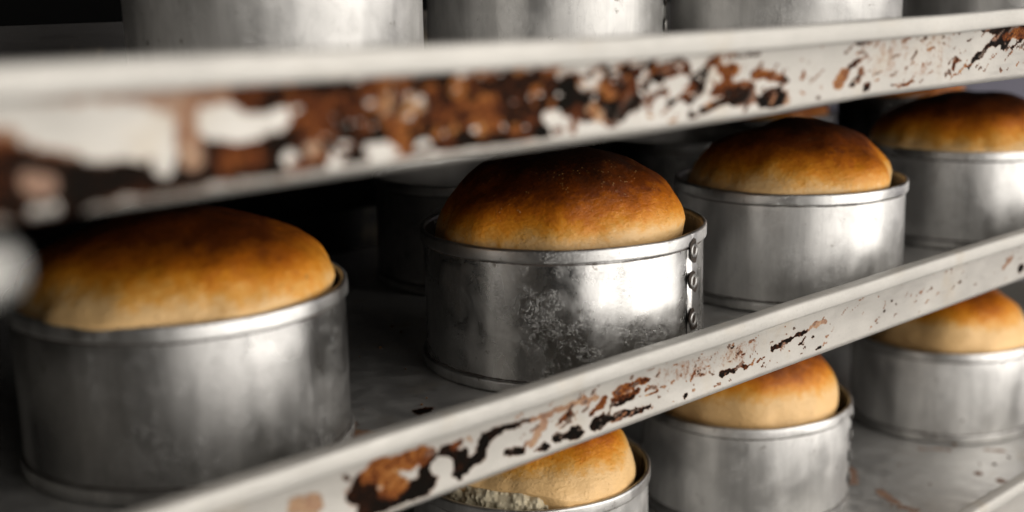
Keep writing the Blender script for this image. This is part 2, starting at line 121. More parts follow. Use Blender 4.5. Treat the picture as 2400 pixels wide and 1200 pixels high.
# ---------------------------------------------------------------- materials
class NT:
    def __init__(s, name):
        s.m = bpy.data.materials.new(name); s.m.use_nodes = True; s.t = s.m.node_tree; s.b = s.t.nodes['Principled BSDF']
        s.tc = s.t.nodes.new('ShaderNodeTexCoord'); s.oi = s.t.nodes.new('ShaderNodeObjectInfo')
    def n(s, ty, **k):
        nd = s.t.nodes.new(ty)
        for a, b in k.items(): setattr(nd, a, b)
        return nd
    def l(s, a, b): s.t.links.new(a, b)
    def coord(s, scale=(1, 1, 1), rand=True):
        mp = s.n('ShaderNodeMapping'); s.l(s.tc.outputs['Object'], mp.inputs[0]); mp.inputs['Scale'].default_value = scale
        if rand:
            mu = s.math('MULTIPLY', s.oi.outputs['Random'], 37.0); s.l(mu, mp.inputs['Location'])
        return mp.outputs[0]
    def noise(s, v, scale, detail=4, rough=.55, dist=0):
        nd = s.n('ShaderNodeTexNoise'); s.l(v, nd.inputs['Vector']); nd.inputs['Scale'].default_value = scale
        nd.inputs['Detail'].default_value = detail; nd.inputs['Roughness'].default_value = rough; nd.inputs['Distortion'].default_value = dist
        return nd.outputs['Fac']
    def math(s, op, a, b=None, clamp=False):
        nd = s.n('ShaderNodeMath', operation=op, use_clamp=clamp)
        for i, x in enumerate((a, b)):
            if x is None: continue
            if isinstance(x, (int, float)): nd.inputs[i].default_value = x
            else: s.l(x, nd.inputs[i])
        return nd.outputs[0]
    def rng(s, x, a, b, c=0, d=1, smooth=True):
        nd = s.n('ShaderNodeMapRange'); s.l(x, nd.inputs[0]); nd.interpolation_type = 'SMOOTHSTEP' if smooth else 'LINEAR'
        for i, v in zip((1, 2, 3, 4), (a, b, c, d)): nd.inputs[i].default_value = v
        return nd.outputs[0]
    def mix(s, f, a, b):
        nd = s.n('ShaderNodeMix', data_type='RGBA')
        if isinstance(f, (int, float)): nd.inputs[0].default_value = f
        else: s.l(f, nd.inputs[0])
        for i, x in ((6, a), (7, b)):
            if isinstance(x, tuple): nd.inputs[i].default_value = (*x, 1)
            else: s.l(x, nd.inputs[i])
        return nd.outputs[2]
    def ramp(s, x, stops):
        nd = s.n('ShaderNodeValToRGB'); s.l(x, nd.inputs[0]); e = nd.color_ramp.elements
        while len(e) < len(stops): e.new(.5)
        for q, (p, c) in zip(e, stops): q.position = p; q.color = (*c, 1)
        return nd.outputs[0]
    def set(s, k, v):
        if isinstance(v, (int, float)): s.b.inputs[k].default_value = v
        elif isinstance(v, tuple): s.b.inputs[k].default_value = (*v, 1)
        else: s.l(v, s.b.inputs[k])
    def bump(s, h, strength, dist):
        nd = s.n('ShaderNodeBump'); s.l(h, nd.inputs['Height']); nd.inputs['Strength'].default_value = strength; nd.inputs['Distance'].default_value = dist
        s.l(nd.outputs[0], s.b.inputs['Normal'])

def tray_metal(name, base=(.47, .448, .41), use_wear=True, metal=.35, rough=.42):
    t = NT(name); v = t.coord(rand=False)
    big = t.noise(v, 14, 3); fine = t.noise(v, 420, 3, .7); streak = t.noise(t.coord((1, 1, 6), False), 60, 4)
    col = t.mix(t.rng(big, .3, .75), tuple(c * .86 for c in base), base)
    col = t.mix(t.rng(fine, .5, .8, 0, .3), col, tuple(c * .55 for c in base))
    specks = t.rng(t.noise(v, 900, 2, .8), .68, .74, 0, .55)
    col = t.mix(specks, col, (.12, .09, .07))
    yell = t.rng(t.noise(v, 22, 4, .6), .55, .75, 0, .30)
    col = t.mix(yell, col, (.44, .34, .21))
    rg = t.rng(streak, .25, .75, rough - .08, rough + .14)
    h = t.math('MULTIPLY', t.noise(v, 160, 4), .5)
    if use_wear:
        at = t.n('ShaderNodeAttribute', attribute_name='wear'); sp = t.n('ShaderNodeSeparateColor'); t.l(at.outputs['Color'], sp.inputs[0])
        dn = t.noise(v, 330, 4, .65); dn2 = t.noise(t.coord((1, 1, .6), False), 130, 3, .6, .6)
        f = t.math('ADD', sp.outputs[0], t.math('ADD', t.math('MULTIPLY', t.math('SUBTRACT', dn, .5), .95), t.math('ADD', t.math('MULTIPLY', t.math('SUBTRACT', dn2, .5), .9), t.math('MULTIPLY', t.math('SUBTRACT', t.noise(v, 800, 3, .75), .5), .9))))
        gate = t.rng(sp.outputs[0], .06, .22)
        cov = t.math('MULTIPLY', t.rng(f, .44, .58), gate)
        tn = t.math('ADD', t.math('ADD', sp.outputs[1], t.rng(f, .5, .95, .16, -.10)), t.math('ADD', t.math('MULTIPLY', t.math('SUBTRACT', t.noise(v, 80, 6, .72, .4), .5), 1.0), t.math('MULTIPLY', t.math('SUBTRACT', t.noise(v, 420, 4, .75), .5), 1.3)), True)
        sc = t.ramp(tn, [(0, (.004, .003, .002)), (.22, (.016, .006, .003)), (.45, (.10, .027, .009)), (.7, (.25, .088, .020)), (1, (.40, .235, .095))])
        # thin brown halo where grease has crept
        halo = t.math('MULTIPLY', t.rng(f, .16, .48, 0, .6), gate)
        col = t.mix(halo, col, (.26, .12, .05))
        cv = t.math('MULTIPLY', cov, sp.outputs[2])
        col = t.mix(cv, col, sc)
        met = t.math('MULTIPLY', t.math('SUBTRACT', 1.0, cv), metal)
        t.set('Metallic', met); t.set('Specular IOR Level', t.math('SUBTRACT', .5, t.math('MULTIPLY', cv, .46)))
        r2 = t.n('ShaderNodeMix'); t.l(cv, r2.inputs[0]); t.l(rg, r2.inputs[2]); r2.inputs[3].default_value = .68; rg = r2.outputs[0]
        h = t.math('ADD', h, t.math('MULTIPLY', cov, t.math('ADD', 1.6, t.math('MULTIPLY', t.noise(v, 240, 4, .7), 2.2))))
    else: t.set('Metallic', metal)
    t.set('Base Color', col); t.set('Roughness', rg); t.bump(h, .5, .0005)
    return t.m
M_wall = tray_metal('tray_wall_metal')
M_rim = tray_metal('tray_rim_metal', (.53, .512, .475), False, .25, .52)
M_under = tray_metal('burnt_underside_shade_rear', (.012, .010, .009), False, .2, .5)  # burnt underside; the same black stands in for shade on the rear wall
M_floor = tray_metal('tray_floor_metal', (.74, .73, .71), True, .8, .42)

def tin_metal(name, grime_z=(), inside=False, wear=False, base=(.95, .94, .92), r0=.25, r1=.42, drk=.34, mt=1.0):
    t = NT(name); v = t.coord()
    p = t.noise(v, 13, 3, .55, .5); p = t.rng(p, .36, .64)
    if wear:
        at = t.n('ShaderNodeAttribute', attribute_name='wear'); sp = t.n('ShaderNodeSeparateColor'); t.l(at.outputs['Color'], sp.inputs[0])
        w = t.math('ADD', sp.outputs[0], t.math('MULTIPLY', t.math('SUBTRACT', t.noise(v, 34, 5, .62, .5), .5), .7))
        p = t.rng(w, .25, .75)
    smear = t.noise(t.coord((1, 1, .45)), 120, 5, .7, 1.0)
    fine = t.noise(v, 700, 3, .7)
    stk = t.rng(t.noise(t.coord((1, 1, .10)), 55, 4, .6, .3), .35, .68)
    col = t.mix(t.math('MULTIPLY', stk, .35), tuple(c * .55 for c in base), base) if False else t.mix(p, tuple(c * (1 - drk) for c in base), base)
    col = t.mix(t.rng(smear, .46, .74, 0, .34), col, tuple(c * .5 for c in base))
    col = t.mix(t.math('MULTIPLY', stk, .40), col, tuple(c * .45 for c in base))
    fl = t.math('MULTIPLY', t.rng(t.noise(v, 800, 2, .9), .63, .70), t.rng(t.noise(v, 38, 3), .45, .62))
    # scratches
    w2 = t.n('ShaderNodeTexWave'); w2.wave_type = 'BANDS'
    mp = t.n('ShaderNodeMapping'); t.l(t.tc.outputs['Object'], mp.inputs[0]); mp.inputs['Rotation'].default_value = (.6, .9, .3)
    t.l(mp.outputs[0], w2.inputs[0]); w2.inputs['Scale'].default_value = 55; w2.inputs['Distortion'].default_value = 38; w2.inputs['Detail'].default_value = 3; w2.inputs['Detail Scale'].default_value = 2.5
    scr = t.math('MULTIPLY', t.rng(w2.outputs['Fac'], .94, 1), t.rng(t.noise(v, 45, 3), .46, .62))
    col = t.mix(t.math('MULTIPLY', scr, .7), col, (.9, .9, .88))
    col = t.mix(t.math('MULTIPLY', fl, .7), col, (.95, .94, .9))
    dark = t.rng(t.noise(v, 85, 5, .75), .63, .72, 0, .7)
    col = t.mix(dark, col, (.10, .075, .045))
    gm = None
    if grime_z:
        sx = t.n('ShaderNodeSeparateXYZ'); t.l(t.tc.outputs['Object'], sx.inputs[0])
        gn = t.noise(v, 170, 4, .75); gl = t.noise(v, 22, 2)
        for gz, wd in grime_z:
            d = t.math('ABSOLUTE', t.math('SUBTRACT', sx.outputs[2], gz))
            g = t.math('SUBTRACT', t.math('ADD', t.math('MULTIPLY', gn, 1.0), t.math('MULTIPLY', gl, .9)), t.math('MULTIPLY', d, 1 / wd))
            g = t.rng(g, .50, .66)
            gm = g if gm is None else t.math('MAXIMUM', gm, g)
        col = t.mix(t.math('MULTIPLY', gm, .92), col, (.035, .018, .009))
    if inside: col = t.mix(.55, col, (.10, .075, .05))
    rg = t.math('ADD', t.math('SUBTRACT', t.rng(p, 0, 1, r0, r1), t.math('MULTIPLY', stk, .07)), t.math('MULTIPLY', smear, .10))
    met = mt
    if gm is not None:
        rg = t.math('MAXIMUM', rg, t.math('MULTIPLY', gm, .7)); met = t.math('MULTIPLY', t.math('SUBTRACT', 1.0, gm), mt)
    t.set('Base Color', col); t.set('Roughness', rg); t.set('Metallic', met)
    h = t.math('ADD', t.math('MULTIPLY', t.noise(v, 16, 2), 5.0), t.math('ADD', t.math('MULTIPLY', fine, .25), t.math('MULTIPLY', smear, .25)))
    h = t.math('SUBTRACT', h, t.math('MULTIPLY', scr, .8))
    t.bump(h, .45, .0006)
    return t.m
BAND = .0098; BASEB = .0085
GZ = ((H - BAND - .0006, .0016), (BASEB + .0008, .0016))
M_tin = tin_metal('tin_aluminium', GZ)
M_tin_polish_reflect = tin_metal('tin_aluminium_polish_reflections', GZ, wear=True, base=(.86, .85, .83), r0=.20, r1=.46, drk=.42)
M_tin_pale = tin_metal('tin_scuffed_aluminium', GZ, base=(.86, .85, .83), r0=.34, r1=.52, drk=.30, mt=.75)
M_tin_dull = tin_metal('tin_darker_aluminium', GZ, base=(.60, .59, .575), r0=.24, r1=.46, drk=.45)  # darker base colour, for the near-left tin and one rear tin
M_tin_shade = tin_metal('tin_shade_darkened', GZ, base=(.20, .195, .19), r0=.25, r1=.4)  # tin colour darkened to stand in for shade on the rear row
M_band_shade = tin_metal('band_shade_darkened', (), base=(.2, .195, .19), r0=.3, r1=.4)  # rear bands, their colour darkened likewise for shade
M_band = tin_metal('tin_band_aluminium', (), base=(.80, .79, .77), r0=.34, r1=.46, drk=.25)
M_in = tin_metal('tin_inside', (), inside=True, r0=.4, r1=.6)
M_rivet = tin_metal('rivet_metal', (), base=(.55, .54, .52), r0=.36, r1=.46)
def plain(name, col, rough=.6, metal=0):
    t = NT(name); v = t.coord(rand=False); n = t.noise(v, 60, 4)
    t.set('Base Color', t.mix(n, tuple(c * .7 for c in col), col)); t.set('Roughness', rough); t.set('Specular IOR Level', .5 if col[0] > .01 else 0.0); t.set('Metallic', metal); return t.m
M_grime = plain('baked_grime', (.03, .017, .009), .6)
M_plaster = plain('violet_grey_plaster', (.62, .60, .74), .8)
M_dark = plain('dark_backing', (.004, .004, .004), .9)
M_blocker = plain('blocker_dark_sheet', (.02, .018, .016), .6, .2)
M_steel = plain('rail_steel', (.62, .61, .58), .4, .5)

def bread_mat(name, bake, gloss=.36, blister=.3, pale=0.0):
    t = NT(name); v = t.coord()
    sx = t.n('ShaderNodeSeparateXYZ'); t.l(t.tc.outputs['Object'], sx.inputs[0])
    z = t.math('SUBTRACT', t.math('DIVIDE', sx.outputs[2], .047), .10)
    n1 = t.noise(v, 24, 4, .6); n2 = t.noise(v, 120, 4, .7); n3 = t.noise(v, 9, 2)
    k = t.math('ADD', z, t.math('MULTIPLY', t.math('SUBTRACT', n1, .5), .5))
    k = t.math('ADD', k, t.math('ADD', t.math('MULTIPLY', t.math('SUBTRACT', n2, .5), .42), t.math('MULTIPLY', t.math('SUBTRACT', t.noise(v, 380, 3, .7), .5), .18)))
    k = t.math('ADD', k, t.math('MULTIPLY', t.math('SUBTRACT', n3, .5), .5))
    k = t.math('ADD', k, bake + .03, True)
    col = t.ramp(k, [(0, (.84, .54, .24)), (.14, (.80, .40, .085)), (.28, (.74, .27, .018)), (.45, (.50, .135, .006)), (.68, (.17, .036, .003)), (1, (.03, .008, .002))])
    vo = t.n('ShaderNodeTexVoronoi'); t.l(v, vo.inputs['Vector']); vo.inputs['Scale'].default_value = 330
    bl = t.math('MULTIPLY', t.rng(vo.outputs['Distance'], .10, .24, 1, 0), t.rng(t.noise(v, 70, 3), .48, .62))
    col = t.mix(t.math('MULTIPLY', bl, blister), col, (.62, .33, .10))
    pits = t.rng(t.noise(v, 210, 4, .7), .60, .74, 0, .5); col = t.mix(pits, col, (.16, .06, .015))
    t.set('Base Color', col); t.set('Roughness', t.rng(n2, .3, .7, gloss - .03, gloss + .12))
    t.set('Specular IOR Level', .38)
    wr = t.noise(t.coord((1, 1, 2.2)), 60, 5, .65, .6)
    h = t.math('ADD', t.math('MULTIPLY', wr, 1.0), t.math('MULTIPLY', t.noise(v, 420, 3, .7), .22)); h = t.math('ADD', h, t.math('MULTIPLY', bl, .35))
    h = t.math('ADD', h, t.math('MULTIPLY', t.noise(t.coord((1, 1, 1.6)), 230, 4, .65, .4), .55))
    t.bump(h, .65, .0019)
    return t.m
BM = {'burnt': bread_mat('crust_shade_darkened', .34), 'dark': bread_mat('crust_dark', .00, .36, .65), 'brown': bread_mat('crust_brown', .0, .42), 'gold': bread_mat('crust_golden', -.08, .36, .15),  # burnt entry: crust colour darkened to stand in for shade on rear loaves
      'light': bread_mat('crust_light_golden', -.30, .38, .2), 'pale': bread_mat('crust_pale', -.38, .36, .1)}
tcr = NT('torn_crumb'); v_ = tcr.coord(); cn = tcr.noise(v_, 260, 5, .8)
tcr.set('Base Color', tcr.mix(cn, (.60, .50, .32), (.86, .78, .58))); tcr.set('Roughness', .85); tcr.bump(tcr.noise(v_, 190, 6, .8), .8, .002)
M_crumb = tcr.m

# ---------------------------------------------------------------- setting
X_END = 1.78; X_START = .112; DEPTH = .56
w = box('wall', 3.2, 3.3, -.5, 4, -2, 2, M_plaster); w['kind'] = 'structure'
w = box('shade_backing', -1.5, 1.75, 1.14, 1.2, -2, 2, M_dark); w['kind'] = 'structure'  # added black sheet standing in for the unlit depth behind the trays

# ---------------------------------------------------------------- trays
def make_tray(level, label, stamps, fstamps, warp_t=None, warp_b=None, floor_rows=(.16, .003), res=.0013, xs=(.1, 1.3)):
    z0, y0 = LV[level], YF[level]
    t = thing('baking_tray', label, 'baking tray', (X_START, y0, z0), 'long baking trays on the rack')
    ox = X_START
    # front wall: outer face top -> bottom curve -> underside lip
    X = np.unique(np.concatenate([np.arange(X_START + .006, xs[0], .01), np.arange(xs[0], xs[1], res), np.arange(xs[1], X_END - .003, .01)]))
    prof = []
    zt = LIP - .0095
    for s in np.linspace(0, 1, 34): prof.append((.0012 + (FL - .0045) * s + .0012 * math.sin(s * math.pi), zt + (-DL + .0045 - zt) * s))
    yb = prof[-1][0]
    for a in np.linspace(12, 90, 7)[0:]:
        a = math.radians(a); prof.append((yb + .0045 - .0045 * math.cos(a), -DL + .0045 - .0045 * math.sin(a)))
    prof.append((yb + .02, -DL))
    prof = np.array(prof)
    S = X[:, None] + 0 * prof[:, 1][None]; V = prof[:, 1][None] + 0 * S
    wt = np.interp(X, *warp_t) if warp_t else 0 * X
    wb = np.interp(X, *warp_b) if warp_b else 0 * X
    f = np.clip((V + DL) / (LIP + DL), 0, 1)
    dz = wb[:, None] * (1 - f) + wt[:, None] * f
    dents = vnoise(S, V, float(level), .05) * .0009 + vnoise(S, V, float(level) + 4, .016) * .00022
    P = np.stack([S - ox, prof[:, 0][None] + dents * np.sin(np.clip(f, 0, 1) * np.pi), V + dz], -1)
    A = paint(S, V, stamps, float(level) * 3, strip=True)
    link('front_wall', grid_mesh('front_wall', P, attr=A), M_wall, t)
    # inner face of the front wall down to the floor
    ip = np.array([(.006, LIP - .006), (.0095, .012), (.0105, .005), (.013, .0014), (.019, .0006)])
    Xc = np.arange(X_START + .006, X_END - .003, .01); wtc = np.interp(Xc, *warp_t) if warp_t else 0 * Xc
    P = np.stack([Xc[:, None] + 0 * ip[:, 0] - ox, ip[:, 0][None] + 0 * Xc[:, None], ip[:, 1][None] + wtc[:, None] * (ip[:, 1] / LIP)[None]], -1)
    link('inner_wall', grid_mesh('inner_wall', P, flip=True), M_rim, t)
    # rolled rim (flattened bead)
    n = 18; a = np.linspace(0, 2 * np.pi, n, endpoint=False)
    cx, cz, rx, rz = .0024, LIP - .0060, .0062, .0060
    by_ = cx + rx * np.sign(np.cos(a)) * np.abs(np.cos(a)) ** .42; bz_ = cz + rz * np.sign(np.sin(a)) * np.abs(np.sin(a)) ** .42
    by_ = by_ - .0012 * (bz_ - cz) / rz * 0
    Xr = np.arange(X_START, X_END + .003, .006); wr = np.interp(Xr, *warp_t) if warp_t else 0 * Xr
    wob = vnoise(Xr, 0, float(level) + 2, .09) * .0010
    P = np.stack([Xr[None, :] + 0 * by_[:, None] - ox, by_[:, None] + wob[None, :] * .7, bz_[:, None] + wr[None, :] + wob[None, :] * .5], -1)
    link('rolled_rim', grid_mesh('rolled_rim', P, True, flip=False), M_rim, t)
    # floor
    Y = np.concatenate([np.arange(.018, .018 + floor_rows[0], floor_rows[1]), np.arange(.018 + floor_rows[0], DEPTH, .02)])
    Xf = np.concatenate([np.arange(X_START + .006, .2, .02), np.arange(.2, 1.5, .004), np.arange(1.5, X_END, .02)])
    S2, Y2 = np.meshgrid(Xf, Y, indexing='ij')
    A = paint(S2, Y2 + y0, fstamps, 5.) if fstamps else np.stack([0 * S2, 0 * S2, 0 * S2 + 1], -1)
    P = np.stack([S2 - ox, Y2, .0004 + vnoise(S2, Y2, 3., .12) * .0005], -1)
    link('tray_floor', grid_mesh('tray_floor', P, attr=A), M_floor, t)
    box('underside', .002, X_END - X_START - .004, .022, DEPTH - .004, -DL, -.0022, M_under, t)
    box('rear_wall', 0, X_END - X_START, DEPTH, DEPTH + .003, -DL, LIP, M_under, t)  # rear wall coloured black in place of the shade deep inside
    for x in (0, X_END - X_START - .003):
        box('end_wall', x, x + .003, .009, DEPTH - .001, -DL, LIP - .002, M_rim, t)
    return t
def flecks(n, s0, s1, seed):
    r = np.random.RandomState(seed); out = []
    for _ in range(n):
        s_ = r.uniform(s0, s1); v_ = r.uniform(0, LIP - .011); a = r.uniform(.2, 1.1); L = r.exponential(.0022) + .0003
        out.append([s_, v_, s_ + L * 1.6 * math.cos(a), v_ + L * math.sin(a), r.uniform(.00022, .00075), 1.5, r.uniform(.7, 1), r.choice([.05, .2, .5, .7]), r.uniform(.5, 1)])
    return out
def patina(n, s0, s1, seed, light):
    r = np.random.RandomState(seed); out = []
    for _ in range(n):
        s_ = r.uniform(s0, s1); v_ = r.uniform(0, LIP - .012); a = r.uniform(.1, 1.2); q = r.uniform(.0004, .0016) * (.6 if light else 1.3)
        out.append([s_, v_, s_ + q * 2 * math.cos(a), v_ + q * math.sin(a), q, 1.5, 0 if light else 1, r.choice([.05, .45, .55, .7, .8]), 1])
    return out
ST1 = patina(150, .12, .30, 20, False)[:0] + ST1 + [w_ for w_ in patina(120, .235, .47, 21, False) if True] + patina(70, .24, .52, 22, True)
ST2 = ST2 + flecks(120, .44, .72, 23)
ST1 = ST1 + flecks(110, .40, .86, 4) + flecks(60, .62, .86, 5)
ST2 = ST2 + flecks(90, .50, 1.1, 6)
make_tray('1', 'upper baking tray, its front wall thickly crusted with dark brown burnt grease', ST1, None,
          ([.13, .2, .29, .42, .62, .84], [.0013, .0008, -.0003, -.0020, -.0018, .0004]), ([.13, .3, .45, .55, .64, .84], [-.0003, -.0002, -.0004, .0002, .0024, .0012]), xs=(.1, .88), res=.0010)
make_tray('2', 'middle baking tray with pale front wall and scattered dark burnt patches', ST2, SF2, xs=(.2, 1.15), res=.0011)
make_tray('3', 'lowest baking tray, only its rim and stained floor show at lower right', [], SF3, xs=(.9, .92))

# ---------------------------------------------------------------- tins
def make_tin(label, x, y, z, r=.1, h=H, seed=0, seam=None, rivets=(), group='round cake tins', wear=None, seg=160, shade_dark=False, shiny=False):
    t = thing('baking_tin', label, 'baking tin', (x, y, z + .001), group)
    def dent(T, rr, zz):
        d = vnoise(np.cos(T) * 1.2, np.sin(T) * 1.2, zz * 12 + seed * 3.7, .55) * .0009
        d = d + vnoise(np.cos(T) * 2, np.sin(T) * 2, zz * 4 + seed * 1.7, .30) * .0006 * np.clip((h - zz) / .02, 0, 1) * np.clip(zz / .02, 0, 1)
        oval = .0008 * np.cos(2 * T + seed)
        return rr + d + oval, zz
    zs = np.linspace(.0012, h - .0008, 22)
    me = lathe('tin_wall', [(r - .0012, q) for q in zs], seg, dent, flip=False)
    if wear is not None:
        T = np.repeat(np.linspace(0, 2 * np.pi, seg, endpoint=False)[:, None], 22, 1); Z = np.repeat(zs[None], seg, 0)
        wv = np.full(T.shape, .45)
        for (t0, z0_, t1, z1_, rad, val) in wear:
            a = np.array([t0 * r, z0_]); b = np.array([t1 * r, z1_]); d = b - a
            px, py = (T * r - a[0]), Z - a[1]; tt = np.clip((px * d[0] + py * d[1]) / max(d @ d, 1e-9), 0, 1)
            e = np.hypot(px - tt * d[0], py - tt * d[1]) / rad
            wgt = np.clip(1.4 - e, 0, .8) / .8; wv = wv + (val - wv) * wgt
        a_ = me.color_attributes.new('wear', 'FLOAT_COLOR', 'POINT'); c4 = np.ones((T.size, 4), 'f'); c4[:, 0] = wv.ravel(); a_.data.foreach_set('color', c4.ravel())
    wall = link('tin_wall', me, M_tin_polish_reflect if wear is not None else M_tin_shade if shade_dark else M_tin_dull if shiny else M_tin_pale, t)
    link('tin_inside', lathe('tin_inside', [(.0005, .0016), (r * .5, .0016), (r - .006, .0016), (r - .0032, .003), (r - .0026, .02), (r - .0026, h - .003)], 96, dent, flip=True), M_in, t)
    b = BAND
    def wob(T, rr, zz):
        rr, zz = dent(T, rr, zz); return rr, zz + vnoise(np.cos(T), np.sin(T), seed * 2.1 + 5, .3) * .0006
    link('rim_band', lathe('rim_band', [(r - .0009, h - b), (r + .0002, h - b + .0003), (r + .0009, h - b + .0008), (r + .0010, h - b + .0016), (r + .0010, h - b * .5), (r + .0010, h - .0022), (r + .0009, h - .0012), (r + .0003, h - .0004), (r - .0006, h), (r - .0018, h - .0002), (r - .0026, h - .0014), (r - .0026, h - .006)], seg, wob), M_band_shade if shade_dark else M_band, t)
    link('base_band', lathe('base_band', [(r - .004, .0), (r + .0004, .0002), (r + .0010, .0010), (r + .0012, .0018), (r + .0012, BASEB - .0014), (r + .0010, BASEB - .0006), (r + .0006, BASEB - .0001), (r - .0012, BASEB)], seg, dent), M_band_shade if shade_dark else M_band, t)
    if seam is not None:
        hw = .075
        T = np.linspace(seam - hw, seam + hw * 1.1, 14); Zs = np.linspace(.010, h - .0005, 30)
        TT, ZZ = np.meshgrid(T, Zs, indexing='ij')
        rr = np.full(TT.shape, r + .0003); rr[0] = r - .0016; rr[1] = r - .0008; rr[2] = r - .0002; rr[3] = r + .0002; rr[-1] = r - .0016; rr[-2] = r - .0006; rr[-3] = r + .0001
        rr += vnoise(TT * 3, ZZ * 30, seed + .5, .5) * .0005
        jag = vnoise(ZZ, seed, 0, .006) * .0025
        TT = TT + jag * (np.abs(TT - seam) / hw) ** 2 * 4
        P = np.stack([rr * np.cos(TT), rr * np.sin(TT), ZZ], -1)
        link('seam_strip', grid_mesh('seam_strip', P), M_tin, t)
        for rz_ in rivets:
            da = -.012
            nrm = Vector((math.cos(seam + da), math.sin(seam + da), 0)); tan = Vector((-nrm.y, nrm.x, 0))
            base = nrm * (r + .0005) + Vector((0, 0, rz_))
            prof = [(.0056, -.0006), (.0055, .0003), (.0048, .0009), (.0040, .0010), (.0030, .0003), (.0022, .0001), (.0001, .0001)]
            P = np.array([[list(base + nrm * hh + tan * (q * math.cos(g)) + Vector((0, 0, q * math.sin(g)))) for q, hh in prof] for g in np.linspace(0, 2 * math.pi, 20, endpoint=False)])
            rv = link('rivet', grid_mesh('rivet', P, True), M_rivet, t)
            P = []
            for i, g in enumerate(np.linspace(0, 2 * math.pi, 16, endpoint=False)):
                q = .0074 + .0018 * math.sin(g * 2 + rz_ * 900) + .0008 * math.sin(g * 5 + rz_ * 300)
                ctr = base + nrm * .0003 - tan * .0008
                P.append([list(ctr + tan * (q * k * math.cos(g)) + Vector((0, 0, q * k * math.sin(g)))) for k in (1, .02)])
            link('burnt_ring', grid_mesh('burnt_ring', np.array(P), True), M_grime, rv)
    return t

def make_loaf(label, x, y, z, R=.0885, Hh=.055, p=2.2, kind='brown', seed=0, off=(-.004, -.006), h=H, tilt=(0, 0), crack=False, cat='bread', tin_r=.1):
    """dome of bread standing in a tin whose rim is at z"""
    nd = 34; prof = [(.0005, -.085, 0), (.05, -.0848, 0), (R * .93, -.084, 0), (R * .945, -.06, 0), (R * .95, -.03, 0), (R * .955, -.014, .3), (R * .985, -.005, 1)]
    for i in range(nd + 1):
        s = i / nd; q = 1 - (1 - s) ** 1.0
        ang = q * math.pi / 2
        rr = R * math.cos(ang) ** (2 / p); zz = Hh * math.sin(ang) ** 1.18
        prof.append((max(rr, .0004), zz, 1))
    pr = np.array(prof); th = np.linspace(0, 2 * np.pi, 128, endpoint=False)
    T = th[:, None] + 0 * pr[:, 0]; rr = pr[:, 0][None] + 0 * T; zz = pr[:, 1][None] + 0 * T; k = pr[:, 2][None]
    cx, sy = np.cos(T), np.sin(T)
    edge = (rr / R)
    lump = vnoise(cx * rr * 10, sy * rr * 10, zz * 10 + seed * 5.3, .42) * .0052 + vnoise(cx * rr * 10, sy * rr * 10, zz * 10 + seed * 5.3 + 40, .15) * .0010
    rr2 = rr * (1 + k * .022 * np.sin(T + seed) * edge) + lump * k * edge
    zz2 = zz + k * lump * (1 - edge * .3)
    # pleats round the lower flank where the crust puckered
    ple = np.clip(1 - np.abs(zz - .008) / .016, 0, 1) * k
    rr2 -= ple * np.clip(vnoise(cx * 3, sy * 3, seed + 3., .35), -.1, 1) * .0018
    if crack:
        dA = (T - math.radians(203) + np.pi) % (2 * np.pi) - np.pi
        lift = np.exp(-(dA / .62) ** 4)
        zz2 = zz2 + lift * .015 * np.exp(-np.clip(zz, 0, 1) / .02) * (k > .5)
        rr2 = rr2 - lift * .006 * (zz < -.001) * k
    P = np.stack([rr2 * cx, rr2 * sy, zz2 + (tilt[0] * rr2 * cx + tilt[1] * rr2 * sy) * k], -1)
    # inside the tin the dough cannot pass the metal
    qx, qy = P[..., 0] + off[0], P[..., 1] + off[1]; d_ = np.hypot(qx, qy) + 1e-9
    lim = tin_r - .0045 + np.clip((P[..., 2] + .0005) / .005, 0, 1) * .02
    f_ = np.minimum(1, lim / d_); P[..., 0] = qx * f_ - off[0]; P[..., 1] = qy * f_ - off[1]
    o = link('bread_loaf', grid_mesh('bread_loaf', P, True), BM[kind])
    o.location = (x + off[0], y + off[1], z); o['label'] = label; o['category'] = cat; o['group'] = 'risen loaves in the tins'
    if crack:
        T = np.radians(np.linspace(150, 256, 260)); q = np.linspace(0, 1, 30); TT, Q = np.meshgrid(T, q, indexing='ij')
        s_ = np.sin(np.clip((TT - T[0]) / (T[-1] - T[0]), 0, 1) * np.pi) ** .4
        rb = R * (.99) + .0035 * np.sin(Q * np.pi) - .006 * Q - (1 - s_) * .006 + vnoise(TT * .09, Q * .03, 4., .006) * .0026 + vnoise(TT * .09, Q * .03, 7., .0022) * .0014
        zb = -.012 + Q * .030
        link('torn_crumb', grid_mesh('torn_crumb', np.stack([rb * np.cos(TT), rb * np.sin(TT), zb], -1)), M_crumb, o)
    return o
UP={'U1': [0.4505, 0.731], 'U4': [1.272, 0.62]}
a0 = math.atan2
def face(x, y): return math.atan2(-y, -x)
x, y = POS['T2']; x -= .0035; fz = face(x, y)
px = lambda X_: fz + math.asin(max(-.98, min(.98, (X_ - 1312) / 335)))
pz = lambda Y_: H - (Y_ - 585) / 335 * H
polish_reflect2 = [(px(1000), .05, px(1060), .05, .02, .5), (px(1130), pz(640), px(1130), pz(860), .016, .72), (px(1200), pz(650), px(1240), pz(700), .016, .12),  # polished patches; dark and bright reflections are also set into their colour
         (px(1240), pz(700), px(1330), pz(790), .014, .05), (px(1330), pz(780), px(1480), pz(800), .020, .05), (px(1400), pz(850), px(1560), pz(840), .016, .2),
         (px(1350), pz(630), px(1480), pz(640), .014, .78), (px(1180), pz(800), px(1250), pz(880), .018, 1.0), (px(1440), pz(680), px(1440), pz(720), .008, .6),
         (px(1540), pz(660), px(1560), pz(780), .014, .22), (px(1230), pz(610), px(1300), pz(610), .006, .5)]
seam2 = fz + math.asin(.88)
hz = H
